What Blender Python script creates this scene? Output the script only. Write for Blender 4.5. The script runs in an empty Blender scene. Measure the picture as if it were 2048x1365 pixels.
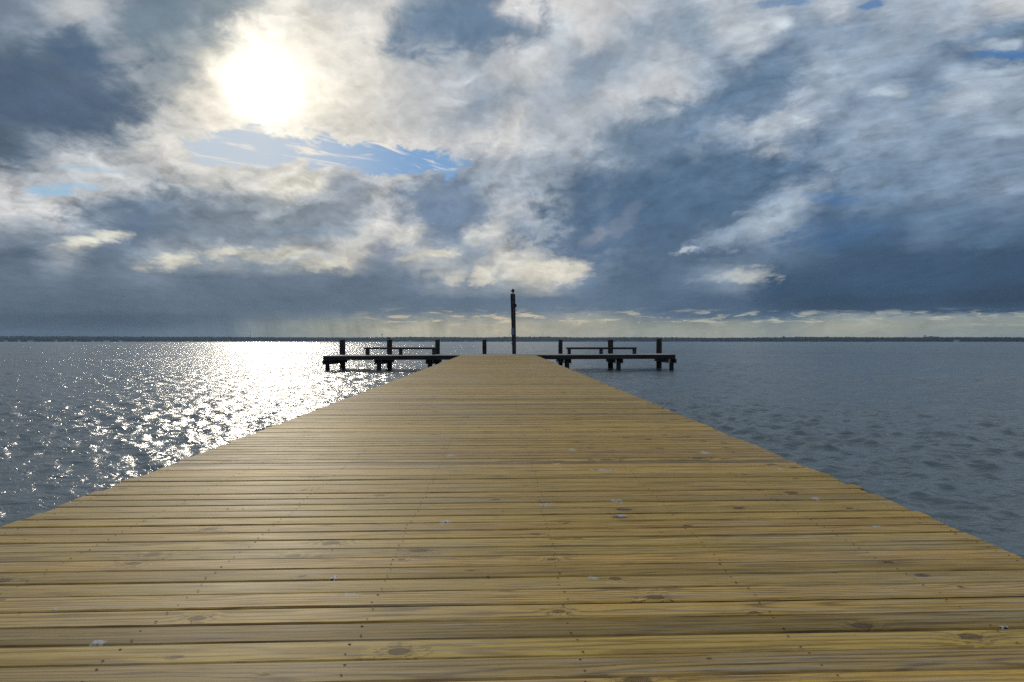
import bpy, math, random
import numpy as np
from mathutils import Vector, Matrix

random.seed(7)
rng = np.random.default_rng(11)
S = bpy.context.scene
C = S.collection
PI = math.pi

# ------------------------------------------------------------------ frame
FPX = 1365.0                 # focal length in photo pixels (24 mm equivalent)
YAW = math.radians(0.99)     # the camera looks a degree to the right of the pier's axis
EYE = 1.90                   # eye above the water (water is z = 0)
HOR = 683.4                  # horizon row in the photo


def deck_z(y):               # the walkway rises very slightly
    return EYE - 0.956 + 0.00131 * max(min(y, 60), -10)


def ray(px, py):             # world direction of a photo pixel
    u = (px - 1024.0) / FPX
    v = (HOR - py) / FPX
    c, s = math.cos(YAW), math.sin(YAW)
    return Vector((u * c + s, -u * s + c, v))


def on_deck(px, py):
    d = ray(px, py)
    t = 0.956 / -d.z
    for _ in range(4):
        t = (EYE - deck_z(d.y * t)) / -d.z
    return d.x * t, d.y * t


def far(px, r):              # ground point at distance r along a photo column
    d = ray(px, HOR)
    d.normalize()
    return d.x * r, d.y * r


# ------------------------------------------------------------------ tagging
def tag(o, label=None, cat=None, group=None, kind=None):
    if label: o['label'] = label
    if cat: o['category'] = cat
    if group: o['group'] = group
    if kind: o['kind'] = kind
    return o


def empty(name, loc):
    o = bpy.data.objects.new(name, None)
    o.empty_display_size = 0.2
    o.location = loc
    C.objects.link(o)
    return o


class MB:
    def __init__(s):
        s.v, s.f, s.m = [], [], []

    def add(s, vs, fs, mi=0):
        k = len(s.v)
        s.v += [tuple(p) for p in vs]
        s.f += [tuple(i + k for i in f) for f in fs]
        s.m += [mi] * len(fs)

    def box(s, x0, x1, y0, y1, z0, z1, b=0.0, mi=0):
        if b <= 0:
            vs = [(x, y, z) for z in (z0, z1) for y in (y0, y1) for x in (x0, x1)]
            fs = [(0, 2, 3, 1), (4, 5, 7, 6), (0, 1, 5, 4), (2, 6, 7, 3), (0, 4, 6, 2), (1, 3, 7, 5)]
            s.add(vs, fs, mi)
            return
        # chamfered box
        vs, idx = [], {}
        for ix, x in enumerate((x0, x1)):
            for iy, y in enumerate((y0, y1)):
                for iz, z in enumerate((z0, z1)):
                    sx, sy, sz = (1 - 2 * ix) * b, (1 - 2 * iy) * b, (1 - 2 * iz) * b
                    for a in range(3):
                        p = [x + sx, y + sy, z + sz]
                        p[a] = (x, y, z)[a]
                        idx[(ix, iy, iz, a)] = len(vs)
                        vs.append(p)
        fs = []
        for i in (0, 1):
            q = [idx[(i, j, k, 0)] for j, k in ((0, 0), (1, 0), (1, 1), (0, 1))]
            fs.append(q if i else q[::-1])
            q = [idx[(j, i, k, 1)] for j, k in ((0, 0), (0, 1), (1, 1), (1, 0))]
            fs.append(q if i else q[::-1])
            q = [idx[(j, k, i, 2)] for j, k in ((0, 0), (1, 0), (1, 1), (0, 1))]
            fs.append(q if i else q[::-1])
        for i in (0, 1):
            for j in (0, 1):
                fs.append([idx[(0, i, j, 1)], idx[(1, i, j, 1)], idx[(1, i, j, 2)], idx[(0, i, j, 2)]])
                fs.append([idx[(i, 0, j, 0)], idx[(i, 1, j, 0)], idx[(i, 1, j, 2)], idx[(i, 0, j, 2)]])
                fs.append([idx[(i, j, 0, 0)], idx[(i, j, 1, 0)], idx[(i, j, 1, 1)], idx[(i, j, 0, 1)]])
                for k in (0, 1):
                    fs.append([idx[(i, j, k, a)] for a in range(3)])
        s.add(vs, fs, mi)

    def loft(s, pts, rad, n=12, cap=True, sx=1.0, mi=0, jit=0.0, rnd=None):
        """one continuous tapered tube through pts (rad may be (rx, rz) pairs)"""
        pts = [Vector(p) for p in pts]
        k = len(s.v)
        up0 = Vector((0.31, 0.2, 0.93)).normalized()
        for i, p in enumerate(pts):
            t = (pts[min(i + 1, len(pts) - 1)] - pts[max(i - 1, 0)]).normalized()
            a = t.cross(Vector((0, 1, 0)) if abs(t.z) > 0.8 else Vector((0, 0, 1))).normalized()
            b = t.cross(a).normalized()
            r = rad[i]
            ra, rb = r if isinstance(r, (tuple, list)) else (r * sx, r)
            for j in range(n):
                th = 2 * PI * j / n
                jj = 1 + (jit * (rnd.random() - .5) if rnd else 0)
                s.v.append(tuple(p + a * (math.cos(th) * ra * jj) + b * (math.sin(th) * rb * jj)))
        for i in range(len(pts) - 1):
            for j in range(n):
                s.f.append((k + i * n + j, k + i * n + (j + 1) % n, k + (i + 1) * n + (j + 1) % n, k + (i + 1) * n + j))
                s.m.append(mi)
        if cap:
            s.f.append(tuple(k + j for j in range(n))[::-1]); s.m.append(mi)
            e = k + (len(pts) - 1) * n
            s.f.append(tuple(e + j for j in range(n))); s.m.append(mi)

    def build(s, name, mats, parent=None, smooth=False, loc=None):
        me = bpy.data.meshes.new(name)
        me.from_pydata(s.v, [], s.f)
        for m in (mats if isinstance(mats, (list, tuple)) else [mats]):
            me.materials.append(m)
        me.polygons.foreach_set('material_index', s.m)
        me.validate()
        me.update()
        import bmesh
        bm = bmesh.new(); bm.from_mesh(me)
        bmesh.ops.recalc_face_normals(bm, faces=bm.faces)
        bm.to_mesh(me); bm.free()
        if smooth:
            me.polygons.foreach_set('use_smooth', [True] * len(me.polygons))
        o = bpy.data.objects.new(name, me)
        C.objects.link(o)
        if parent: o.parent = parent
        if loc: o.location = loc
        return o


# ------------------------------------------------------------------ node helper
class NT:
    def __init__(s, tree):
        s.t = tree; s.n = tree.nodes; s.l = tree.links

    def new(s, typ, **kw):
        nd = s.n.new(typ)
        for k, v in kw.items(): setattr(nd, k, v)
        return nd

    def put(s, sock, v):
        if v is None: return
        if hasattr(v, 'is_output') or hasattr(v, 'links'):
            s.l.new(v, sock)
        else:
            sock.default_value = v

    def m(s, op, a, b=None, c=None, clamp=False):
        nd = s.new('ShaderNodeMath', operation=op); nd.use_clamp = clamp
        s.put(nd.inputs[0], a); s.put(nd.inputs[1], b); s.put(nd.inputs[2], c)
        return nd.outputs[0]

    def vm(s, op, a, b=None, sc=None):
        nd = s.new('ShaderNodeVectorMath', operation=op)
        s.put(nd.inputs[0], a)
        if b is not None: s.put(nd.inputs[1], b)
        if sc is not None: s.put(nd.inputs[3], sc)
        return nd.outputs['Value'] if op in ('DOT_PRODUCT', 'LENGTH', 'DISTANCE') else nd.outputs[0]

    def xyz(s, x, y, z=0.0):
        nd = s.new('ShaderNodeCombineXYZ')
        s.put(nd.inputs[0], x); s.put(nd.inputs[1], y); s.put(nd.inputs[2], z)
        return nd.outputs[0]

    def sep(s, v):
        nd = s.new('ShaderNodeSeparateXYZ'); s.put(nd.inputs[0], v)
        return nd.outputs

    def noise(s, v, scale=1, detail=4, rough=.5, dim='3D', dist=0.0, lac=2.0, col=False):
        nd = s.new('ShaderNodeTexNoise', noise_dimensions=dim)
        s.put(nd.inputs['Vector'], v)
        s.put(nd.inputs['Scale'], scale); s.put(nd.inputs['Detail'], detail)
        s.put(nd.inputs['Roughness'], rough); s.put(nd.inputs['Distortion'], dist); s.put(nd.inputs['Lacunarity'], lac)
        return nd.outputs['Color'] if col else nd.outputs[0]

    def step(s, v, a, b, lo=0.0, hi=1.0, kind='SMOOTHSTEP'):
        nd = s.new('ShaderNodeMapRange', interpolation_type=kind)
        s.put(nd.inputs['Value'], v); s.put(nd.inputs['From Min'], a); s.put(nd.inputs['From Max'], b)
        s.put(nd.inputs['To Min'], lo); s.put(nd.inputs['To Max'], hi)
        return nd.outputs[0]

    def mix(s, f, a, b, mode='MIX'):
        nd = s.new('ShaderNodeMix', data_type='RGBA', blend_type=mode)
        nd.clamp_factor = True
        s.put(nd.inputs[0], f); s.put(nd.inputs[6], a); s.put(nd.inputs[7], b)
        return nd.outputs[2]

    def rgb(s, c):
        nd = s.new('ShaderNodeRGB'); nd.outputs[0].default_value = (*c[:3], 1)
        return nd.outputs[0]

    def ramp(s, f, stops, interp='LINEAR'):
        nd = s.new('ShaderNodeValToRGB'); r = nd.color_ramp
        r.interpolation = interp
        while len(r.elements) < len(stops): r.elements.new(0.5)
        for e, (p, c) in zip(r.elements, stops):
            e.position = p
        for e, (p, c) in zip(r.elements, stops):
            e.position = p; e.color = (*c[:3], 1)
        s.put(nd.inputs[0], f)
        return nd.outputs[0]


def lin(c):
    c = c / 255.0
    return c / 12.92 if c <= 0.04045 else ((c + 0.055) / 1.055) ** 2.4


def srgb(r, g, b): return (lin(r), lin(g), lin(b))


# ------------------------------------------------------------------ sky
SUN_AZ = math.atan((530 - 1024) / FPX) + YAW
SUN_EL = math.atan((HOR - 172) / FPX * math.cos(math.atan((530 - 1024) / FPX)))
sun_dir = Vector((math.sin(SUN_AZ) * math.cos(SUN_EL), math.cos(SUN_AZ) * math.cos(SUN_EL), math.sin(SUN_EL)))

# brightness of the cloud cover by compass direction (32 columns) and height (rows), 0..255
SKY_ROWS = [15, 60, 105, 150, 195, 240, 285, 330, 375, 420, 465, 510, 555, 600, 622, 634, 647, 664]
SKY = [
 "130 150 178 185 145 122 130 145 190 225 195 195 205 160 145 132 210 215 205 200 185 165 180 175 165 150 175 155 160 165 165 185",
 "128 148 125 160 130 125 158 150 245 240 205 225 205 150 135 120 122 165 200 190 160 165 155 180 175 148 142 138 155 155 165 130",
 "106 110 100 115 150 150 165 190 250 242 235 220 212 180 180 150 200 190 158 165 180 175 158 160 130 124 150 150 150 143 122 100",
 "96 98 100 115 160 155 175 235 255 250 243 230 215 190 185 180 195 190 150 165 185 190 160 112 130 130 160 150 145 128 150 160",
 "88 92 98 110 135 165 200 240 255 250 222 205 200 195 188 150 170 175 165 195 195 190 128 108 148 165 145 138 140 130 165 150",
 "98 96 90 103 115 190 218 232 252 242 225 205 205 195 180 170 205 185 185 180 135 143 152 165 170 165 140 150 150 140 145 150",
 "92 122 162 175 150 205 200 210 205 215 228 212 208 212 200 205 215 190 180 150 128 143 138 132 165 140 128 145 140 140 135 140",
 "103 138 190 197 192 200 215 205 205 212 215 205 205 205 190 165 175 165 165 165 130 103 106 98 112 118 140 128 124 130 135 130",
 "205 190 190 197 187 172 188 188 195 215 200 148 190 170 128 155 168 160 113 108 103 118 108 103 103 150 104 130 130 135 130 140",
 "208 208 202 160 122 128 148 135 165 156 150 150 195 132 118 140 190 175 113 123 98 96 96 103 150 155 108 125 118 113 117 124",
 "150 155 150 160 112 112 128 133 138 133 142 172 205 185 122 198 150 160 128 118 92 93 122 137 165 128 94 94 98 118 108 103",
 "108 113 165 118 140 160 156 175 155 182 182 200 138 190 165 160 208 172 128 128 110 108 103 106 124 112 93 88 86 88 88 83",
 "103 113 113 108 118 124 110 105 110 112 112 100 112 132 172 160 175 190 140 104 98 104 125 148 94 86 84 86 84 84 83 78",
 "98 96 96 96 98 102 102 102 100 98 102 104 104 104 104 107 107 109 107 102 97 94 91 90 84 77 70 71 74 74 71 69",
 "93 92 91 91 93 97 100 101 102 101 103 105 105 105 105 108 110 114 112 106 100 96 93 92 86 80 77 80 82 84 86 84",
 "91 90 89 88 90 94 100 104 112 116 120 128 125 132 135 135 135 138 152 140 124 112 107 108 106 112 134 148 148 152 152 148",
 "90 89 88 88 89 92 102 108 120 126 132 142 142 152 156 156 160 154 156 152 136 142 140 145 134 143 156 160 155 150 150 145",
 "90 89 88 90 96 104 108 112 126 132 142 154 162 166 167 170 172 166 164 160 154 156 156 156 148 152 160 160 156 151 150 145",
]


def sky_colour(L, px, py):
    s = min(max((205 - L) / 100.0, 0), 1.2)
    k = 0.72 + 0.36 * min(max((px - 700) / 1000.0, 0), 1)
    r, g, b = L * (1 - 0.20 * s * k), L * (1 + 0.005 * s), L * (1 + 0.23 * s * k)
    ds = math.hypot(px - 530, (py - 172) * 1.1)
    w = math.exp(-(ds / 240.0) ** 2)
    r *= 1 + 0.035 * w; b *= 1 - 0.08 * w
    h = min(max((py - 615) / 30.0, 0), 1) * min(max((L - 100) / 40.0, 0), 1)
    r *= 1 + 0.13 * h; g *= 1 + 0.03 * h; b *= 1 - 0.15 * h
    w2 = min(max((py - 460) / 80.0, 0), 1) * min(max((L - 150) / 50.0, 0), 1)
    r *= 1 + 0.03 * w2; b *= 1 - 0.07 * w2
    return srgb(min(r, 255), min(g, 255), min(b, 255))


def build_world():
    w = bpy.data.worlds.new("World")
    S.world = w
    w.use_nodes = True
    T = NT(w.node_tree)
    T.n.clear()
    out = T.new('ShaderNodeOutputWorld')
    bg = T.new('ShaderNodeBackground')
    T.l.new(bg.outputs[0], out.inputs[0])
    d = T.new('ShaderNodeTexCoord').outputs['Generated']
    x, y, z = T.sep(d)
    az = T.m('SUBTRACT', T.m('ARCTAN2', x, y), YAW)              # 0 = along the pier, + to the right
    hor = T.m('SQRT', T.m('ADD', T.m('MULTIPLY', x, x), T.m('MULTIPLY', y, y)))
    tanel = T.m('DIVIDE', z, T.m('MAXIMUM', hor, 0.02))
    v = T.m('DIVIDE', tanel, T.m('MAXIMUM', T.m('COSINE', az), 0.6))   # height coordinate
    # coordinates on a flat cloud deck, drawn out along the wind
    inv = T.m('DIVIDE', 1.0, T.m('ADD', T.m('MAXIMUM', z, 0.0), 0.13))
    qx = T.m('MULTIPLY', x, inv)
    qy = T.m('MULTIPLY', y, inv)
    q = T.xyz(qx, T.m('MULTIPLY', qy, 0.62))
    qs = T.xyz(qx, T.m('MULTIPLY', qy, 0.50), 4.0)
    n_big = T.noise(q, 3.1, 3, .5, '2D', 0.0, col=True)
    n_sm = T.noise(T.vm('ADD', q, (5.2, 1.7, 0)), 9.0, 9, .58, '2D', .1, col=True)
    p2 = T.xyz(T.m('MULTIPLY', az, 17.0), T.m('MULTIPLY', v, 23.0), 0)
    n_puff = T.noise(p2, 1.0, 8, .60, '2D', .25, col=True)
    bx, by, _ = T.sep(n_big)
    ux, uy, uz = T.sep(n_puff)
    sx_, sy_, _ = T.sep(n_sm)
    atten = T.step(v, 0.0, 0.34, 0.14, .85)
    wx = T.m('ADD', T.m('MULTIPLY', T.m('SUBTRACT', bx, .5), 0.055), T.m('ADD', T.m('MULTIPLY', T.m('SUBTRACT', sx_, .5), 0.07), T.m('MULTIPLY', T.m('SUBTRACT', ux, .5), 0.09)))
    wy = T.m('ADD', T.m('MULTIPLY', T.m('SUBTRACT', by, .5), 0.035), T.m('ADD', T.m('MULTIPLY', T.m('SUBTRACT', sy_, .5), 0.05), T.m('MULTIPLY', T.m('SUBTRACT', uy, .5), 0.075)))
    azw = T.m('ADD', az, T.m('MULTIPLY', wx, T.step(v, .02, .36, .35, .85)))
    vw = T.m('ADD', v, T.m('MULTIPLY', wy, atten))
    # --- the cover
    lim = math.radians(46)
    fac = T.m('DIVIDE', T.m('ADD', azw, lim), 2 * lim)
    cols = [64 * i for i in range(32)]
    pos = [(math.atan((p - 1024) / FPX) + lim) / (2 * lim) for p in cols]
    img = None
    prev = None           # threads each step through the last one so few values are alive at once
    for r, (py, line) in reversed(list(enumerate(zip(SKY_ROWS, SKY)))):
        vals = [float(t) for t in line.split()]
        assert len(vals) == 32, (r, len(vals))
        vals = [t + 9 * min(max((cols[i] - 1300) / 200, 0), 1) * (py < 400) for i, t in enumerate(vals)]
        vals = [t + 9 * (540 < py < 630) * (cols[i] < 1500) for i, t in enumerate(vals)]
        row = T.ramp(fac if prev is None else T.m('MULTIPLY_ADD', prev, 1e-9, fac), [(pos[i], sky_colour(vals[i], cols[i], py)) for i in range(32)], 'CARDINAL')
        if img is None:
            img = row
        else:
            v1 = (HOR - py) / FPX; v0 = (HOR - SKY_ROWS[r + 1]) / FPX
            img = T.mix(T.step(vw, v0, v1, kind='LINEAR'), img, row)
        prev = T.sep(img)[0]
    # the rest of the sky, overhead and behind
    back = T.mix(T.step(T.noise(q, 2.2, 6, .55, '2D'), .38, .62), T.rgb(srgb(100, 122, 152)), T.rgb(srgb(166, 176, 190)))
    img = T.mix(T.step(vw, 0.50, 0.78), img, back)
    img = T.mix(T.step(T.m('ABSOLUTE', azw), math.radians(40), math.radians(58)), img, back)
    # --- texture inside the clouds
    det = T.noise(qs, 13.0, 8, .60, '2D', .15)
    det2 = T.noise(T.vm('ADD', q, (1.3, 9.1, 0)), 5.0, 8, .58, '2D', .25)
    # billows catch the light on the side that faces the sun
    wsh = T.m('MULTIPLY', T.m('SUBTRACT', ux, .5), .05)
    pa = T.m('ADD', az, wsh); pv_ = T.m('ADD', v, T.m('MULTIPLY', T.m('SUBTRACT', uy, .5), .035))
    dax = T.m('SUBTRACT', SUN_AZ - YAW, az); dvy = T.m('SUBTRACT', .375, v)
    dl = T.m('DIVIDE', .011, T.m('MAXIMUM', T.m('SQRT', T.m('ADD', T.m('MULTIPLY', dax, dax), T.m('MULTIPLY', dvy, dvy))), .05))
    def bil(a, b_): return T.noise(T.xyz(T.m('MULTIPLY', a, 15.0), T.m('MULTIPLY', b_, 27.0), 3.0), 1.0, 8, .56, '2D', 0.0)
    relief = T.m('SUBTRACT', bil(pa, pv_), bil(T.m('MULTIPLY_ADD', dax, dl, pa), T.m('MULTIPLY_ADD', dvy, dl, pv_)))
    gain = T.m('ADD', T.m('MULTIPLY', T.m('SUBTRACT', det, .5), .42), T.m('ADD', T.m('MULTIPLY', T.m('SUBTRACT', det2, .5), .30), T.m('MULTIPLY', T.m('SUBTRACT', uz, .5), .40)))
    lum = T.sep(img)[1]
    rk = T.m('MULTIPLY', T.step(lum, .10, .42, .25, 1.0), T.step(v, .36, .20, .55, 1.45))
    gain = T.m('ADD', gain, T.m('MULTIPLY', relief, rk))
    gain = T.m('MULTIPLY', gain, T.step(v, 0.0, .22, .40, 1.0))
    def ell(px, py, rx, ry, rot=0.0):
        a0 = math.atan((px - 1024) / FPX)
        mp = T.new('ShaderNodeMapping', vector_type='TEXTURE')
        T.put(mp.inputs['Vector'], T.xyz(azw2, vw2, chain[0]))
        mp.inputs['Location'].default_value = (a0, (HOR - py) / FPX, 0)
        mp.inputs['Rotation'].default_value = (0, 0, rot)
        mp.inputs['Scale'].default_value = (rx * math.cos(a0) ** 2 / FPX, ry / FPX, 1e7)
        return T.vm('LENGTH', mp.outputs[0])
    azw2 = T.m('ADD', az, T.m('MULTIPLY', wx, .35)); vw2 = T.m('ADD', v, T.m('MULTIPLY', wy, .30))
    chain = [T.sep(img)[0]]
    rag = T.m('ADD', T.m('MULTIPLY', T.m('SUBTRACT', uz, .5), 2.4), T.m('MULTIPLY', T.m('SUBTRACT', det, .5), 1.2))
    for (px, py, rx, ry, rot, st, c) in (
            (1330, 405, 240, 84, .28, .88, (84, 110, 138)), (1200, 480, 120, 28, .1, .6, (92, 114, 142)), (1480, 205, 170, 42, .48, .8, (100, 126, 154)), (1275, 285, 100, 36, .45, .6, (116, 138, 160)),
            (935, 50, 125, 52, .1, .85, (108, 132, 158)), (110, 190, 190, 82, .12, .8, (84, 104, 128)), (160, 110, 70, 45, .3, .6, (84, 108, 134)), (330, 40, 95, 45, .2, .6, (112, 134, 150)),
            (890, 420, 72, 62, .7, .85, (122, 142, 168)), (280, 440, 110, 48, .15, .8, (104, 124, 146)), (450, 440, 110, 48, .1, .65, (126, 138, 152)), (700, 400, 60, 45, .8, .5, (146, 154, 166)),
            (1390, 60, 36, 40, 1.0, .45, (142, 162, 178)), (1255, 110, 80, 24, .5, .4, (146, 162, 178)), (1750, 390, 130, 16, .35, .45, (106, 132, 160)), (1700, 470, 130, 26, .12, .5, (78, 112, 152)),
            (1850, 560, 260, 34, .05, .35, (64, 94, 122)), (905, 565, 90, 16, .05, .5, (104, 122, 144)), (790, 500, 45, 22, .2, .6, (140, 148, 164)), (960, 500, 28, 14, .5, .5, (146, 154, 168)),
            (170, 480, 70, 15, .28, .85, (232, 230, 214)), (215, 470, 40, 12, -.1, .7, (228, 226, 212)), (338, 524, 52, 15, .15, .8, (228, 224, 204)), (458, 505, 40, 11, .25, .8, (226, 222, 204)),
            (560, 505, 55, 12, .1, .7, (222, 218, 200)), (665, 528, 45, 13, .1, .7, (226, 220, 200)), (725, 470, 55, 22, .6, .6, (216, 214, 206)),
            (815, 470, 40, 20, .2, .7, (220, 218, 208)), (872, 512, 50, 8, .05, .8, (220, 214, 196)), (965, 470, 60, 16, .5, .6, (210, 210, 204)),
            (912, 552, 20, 10, .2, .7, (210, 206, 194)), (970, 552, 24, 15, 0, .85, (226, 220, 204)), (1040, 545, 44, 19, -.1, .8, (222, 218, 204)), (1115, 545, 55, 22, -.1, .85, (228, 222, 206)), (1030, 515, 60, 16, .1, .6, (216, 214, 204)),
            (1545, 432, 105, 22, .55, .6, (176, 190, 202)), (1440, 470, 70, 12, .42, .55, (158, 176, 194)), (1374, 503, 13, 5, .6, .55, (216, 224, 230)), (1478, 553, 52, 12, .1, .75, (196, 198, 192)), (1420, 562, 60, 8, .15, .4, (150, 165, 182)),
            (1490, 64, 26, 17, .3, .7, (196, 206, 214)), (1565, 50, 30, 15, .2, .7, (196, 206, 212)), (1592, 228, 16, 6, 0, .5, (196, 206, 212)), (1606, 239, 14, 5, 0, .5, (198, 206, 212)), (1540, 262, 36, 10, .1, .6, (188, 198, 206)),
            (1772, 184, 34, 9, .1, .6, (190, 202, 212)), (1925, 192, 50, 9, .12, .7, (176, 190, 202)), (1850, 206, 50, 14, .1, .5, (160, 178, 196)), (1985, 140, 55, 9, .25, .7, (172, 188, 202)), (2005, 92, 52, 12, .1, .8, (176, 190, 204)), (2010, 262, 60, 11, .15, .7, (164, 182, 198)),
            (1120, 60, 30, 22, .9, .55, (214, 222, 226)), (1060, 100, 40, 14, .6, .5, (210, 216, 222)), (930, 158, 40, 8, .25, .7, (208, 214, 222)), (905, 200, 34, 7, .1, .6, (214, 216, 218)),
            (1870, 440, 75, 14, .42, .45, (118, 146, 172)), (1980, 478, 60, 12, .4, .3, (110, 140, 168)), (1240, 448, 45, 14, .75, .3, (150, 160, 176)), (1190, 470, 30, 14, .6, .5, (156, 162, 174)),
            (240, 110, 34, 12, .2, .4, (186, 190, 196)), (262, 156, 22, 12, .4, .4, (178, 184, 188)), (150, 22, 62, 22, .1, .4, (200, 202, 202)), (590, 375, 60, 16, .2, .6, (236, 232, 214))):
        e = T.m('ADD', ell(px, py, rx * 1.15, ry * 1.2, rot), rag)
        img = T.mix(T.m('MULTIPLY', T.step(e, 1.35, .25), st), img, (*srgb(*c), 1))
        chain[0] = T.sep(img)[0]
    img = T.vm('SCALE', img, sc=T.m('ADD', 1.0, gain))

    # --- the clear gap under the sun
    sky = T.new('ShaderNodeTexSky', sky_type='NISHITA')
    sky.sun_disc = False; sky.sun_elevation = SUN_EL; sky.sun_rotation = SUN_AZ
    nish = T.vm('SCALE', sky.outputs[0], sc=0.035)
    wisp = T.noise(T.xyz(T.m('MULTIPLY', az, 13.0), T.m('ADD', T.m('MULTIPLY', v, 75.0), T.m('MULTIPLY', az, 16.0)), 0), 1.0, 6, .62, '2D', .4)
    g1 = ell(505, 296, 150, 40, 0.02)
    g2 = ell(738, 316, 186, 33, -0.05)
    g = T.m('MINIMUM', g1, g2)
    edge = T.m('ADD', g, T.m('ADD', T.m('MULTIPLY', T.m('SUBTRACT', uz, .5), 1.8), T.m('MULTIPLY', T.m('SUBTRACT', det, .5), .8)))
    gm = T.step(edge, 1.14, 0.78)
    gapcol = T.mix(T.step(az, -.36, -.12), T.rgb(srgb(186, 201, 216)), T.rgb(srgb(118, 162, 208)))
    gapcol = T.mix(.08, gapcol, nish)
    gapcol = T.mix(T.step(wisp, .50, .74), gapcol, T.rgb(srgb(240, 233, 220)))
    img = T.mix(gm, img, gapcol)
    for (px, py, rx, ry, st) in ((95, 384, 62, 15, .75), (150, 372, 60, 10, .5), (180, 338, 70, 8, .35), (1745, 8, 30, 9, .7), (2020, 112, 75, 9, .8), (1570, 8, 50, 8, .5), (1660, 395, 60, 14, .35)):
        e = T.m('ADD', ell(px, py, rx, ry), T.m('MULTIPLY', T.m('SUBTRACT', det2, .5), 1.2))
        c = srgb(150, 192, 222) if px < 1000 else srgb(72, 118, 170)
        img = T.mix(T.m('MULTIPLY', T.step(e, 1.15, .55), st), img, T.rgb(c))
        chain[0] = T.sep(img)[0]
    mack = T.noise(T.xyz(T.m('ADD', T.m('MULTIPLY', az, 15.0), T.m('MULTIPLY', v, 9.0)), T.m('SUBTRACT', T.m('MULTIPLY', v, 62.0), T.m('MULTIPLY', az, 17.0)), chain[0]), 1.0, 6, .62, '2D', .3)
    shaft = T.noise(T.xyz(T.m('ADD', T.m('MULTIPLY', az, 34.0), T.m('MULTIPLY', v, 6.0)), T.m('MULTIPLY', v, 3.0), 0), 1.0, 4, .6, '2D')
    sreg = T.m('MULTIPLY', T.m('MULTIPLY', T.step(az, -.50, -.36), T.step(az, .02, -.10)), T.step(v, .050, .018))
    img = T.vm('SCALE', img, sc=T.m('ADD', 1.0, T.m('MULTIPLY', sreg, T.m('MULTIPLY', T.m('SUBTRACT', shaft, .42), .9))))
    mreg = T.m('MULTIPLY', T.step(az, .12, .34), T.step(v, .13, .24))
    img = T.vm('SCALE', img, sc=T.m('ADD', 1.0, T.m('MULTIPLY', mreg, T.m('MULTIPLY', T.m('SUBTRACT', mack, .42), .75))))
    # small bright tufts along the horizon
    puff = T.noise(T.xyz(T.m('MULTIPLY', az, 26.0), T.m('MULTIPLY', v, 150.0), 0), 1.0, 5, .6, '2D', .3)
    band = T.m('MULTIPLY', T.step(v, .020, .030), T.step(v, .052, .036))
    band = T.m('MULTIPLY', band, T.step(az, -.26, -.12))
    pcol = T.mix(T.step(az, -.1, .4), T.rgb(srgb(226, 206, 172)), T.rgb(srgb(186, 188, 172)))
    img = T.mix(T.m('MULTIPLY', T.m('MULTIPLY', band, T.step(puff, .52, .68)), .8), img, pcol)
    # --- the veiled sun and its aureole
    dd = T.vm('DOT_PRODUCT', d, tuple(sun_dir))
    ang = T.m('MULTIPLY', T.m('ARCCOSINE', T.m('MINIMUM', dd, 1.0)), 180 / PI)
    angw = T.m('ADD', ang, T.m('MULTIPLY', T.m('SUBTRACT', det2, .5), 1.6))
    angw = T.m('ADD', angw, T.m('MULTIPLY', T.m('SUBTRACT', uz, .5), 1.6))
    def gauss(a, sg): return T.m('EXPONENT', T.m('MULTIPLY', T.m('POWER', T.m('DIVIDE', a, sg), 2.0), -1.0))
    core = T.m('MULTIPLY', gauss(angw, 1.6), 2.6)
    glow = T.m('ADD', core, T.m('MULTIPLY', gauss(angw, 3.0), .15))
    clear = T.m('SUBTRACT', 1.0, T.m('MULTIPLY', gm, .85))
    wide = T.m('MULTIPLY', T.m('MULTIPLY', gauss(ang, 7.0), .08), clear)
    img = T.vm('ADD', img, T.vm('SCALE', T.rgb((1.0, .965, .88)), sc=T.m('ADD', T.m('MULTIPLY', glow, T.m('SUBTRACT', 1.0, T.m('MULTIPLY', gm, .6))), wide)))
    # below the horizon: dull water tone
    img = T.mix(T.step(z, -0.0005, -0.02), img, T.rgb(srgb(80, 95, 105)))
    T.l.new(img, bg.inputs[0])
    bg.inputs[1].default_value = 1.0
    w.cycles.sampling_method = 'MANUAL'
    w.cycles.sample_map_resolution = 1024


build_world()

sl = bpy.data.lights.new("sun", 'SUN')
sl.energy = .92
sl.angle = math.radians(5.0)
sl.color = (1.0, .90, .74)
so = bpy.data.objects.new("sun", sl)
so.rotation_euler = (-sun_dir).to_track_quat('-Z', 'Y').to_euler()
so.location = (-20, 60, 30)
C.objects.link(so)


# ------------------------------------------------------------------ materials
def mat(name, col=(.5, .5, .5), rough=.6, metal=0.0, spec=.5):
    m = bpy.data.materials.new(name)
    m.use_nodes = True
    T = NT(m.node_tree)
    b = T.n['Principled BSDF']
    b.inputs['Base Color'].default_value = (*col, 1)
    b.inputs['Roughness'].default_value = rough
    b.inputs['Metallic'].default_value = metal
    b.inputs['Specular IOR Level'].default_value = spec
    return m, T, b


def noisy(name, c1, c2, scale=(4, 4, 4), rough=.75, bump=.2, spec=.12, lo=.35, hi=.65, metal=0.0):
    m, T, b = mat(name, c1, rough, metal, spec)
    p = T.new('ShaderNodeTexCoord').outputs['Object']
    p = T.vm('MULTIPLY', p, scale)
    n = T.noise(p, 1.0, 7, .6, dist=.4)
    T.l.new(T.mix(T.step(n, lo, hi), T.rgb(c1), T.rgb(c2)), b.inputs['Base Color'])
    bp = T.new('ShaderNodeBump'); bp.inputs['Strength'].default_value = bump; bp.inputs['Distance'].default_value = .01
    T.l.new(n, bp.inputs['Height']); T.l.new(bp.outputs[0], b.inputs['Normal'])
    return m


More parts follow.
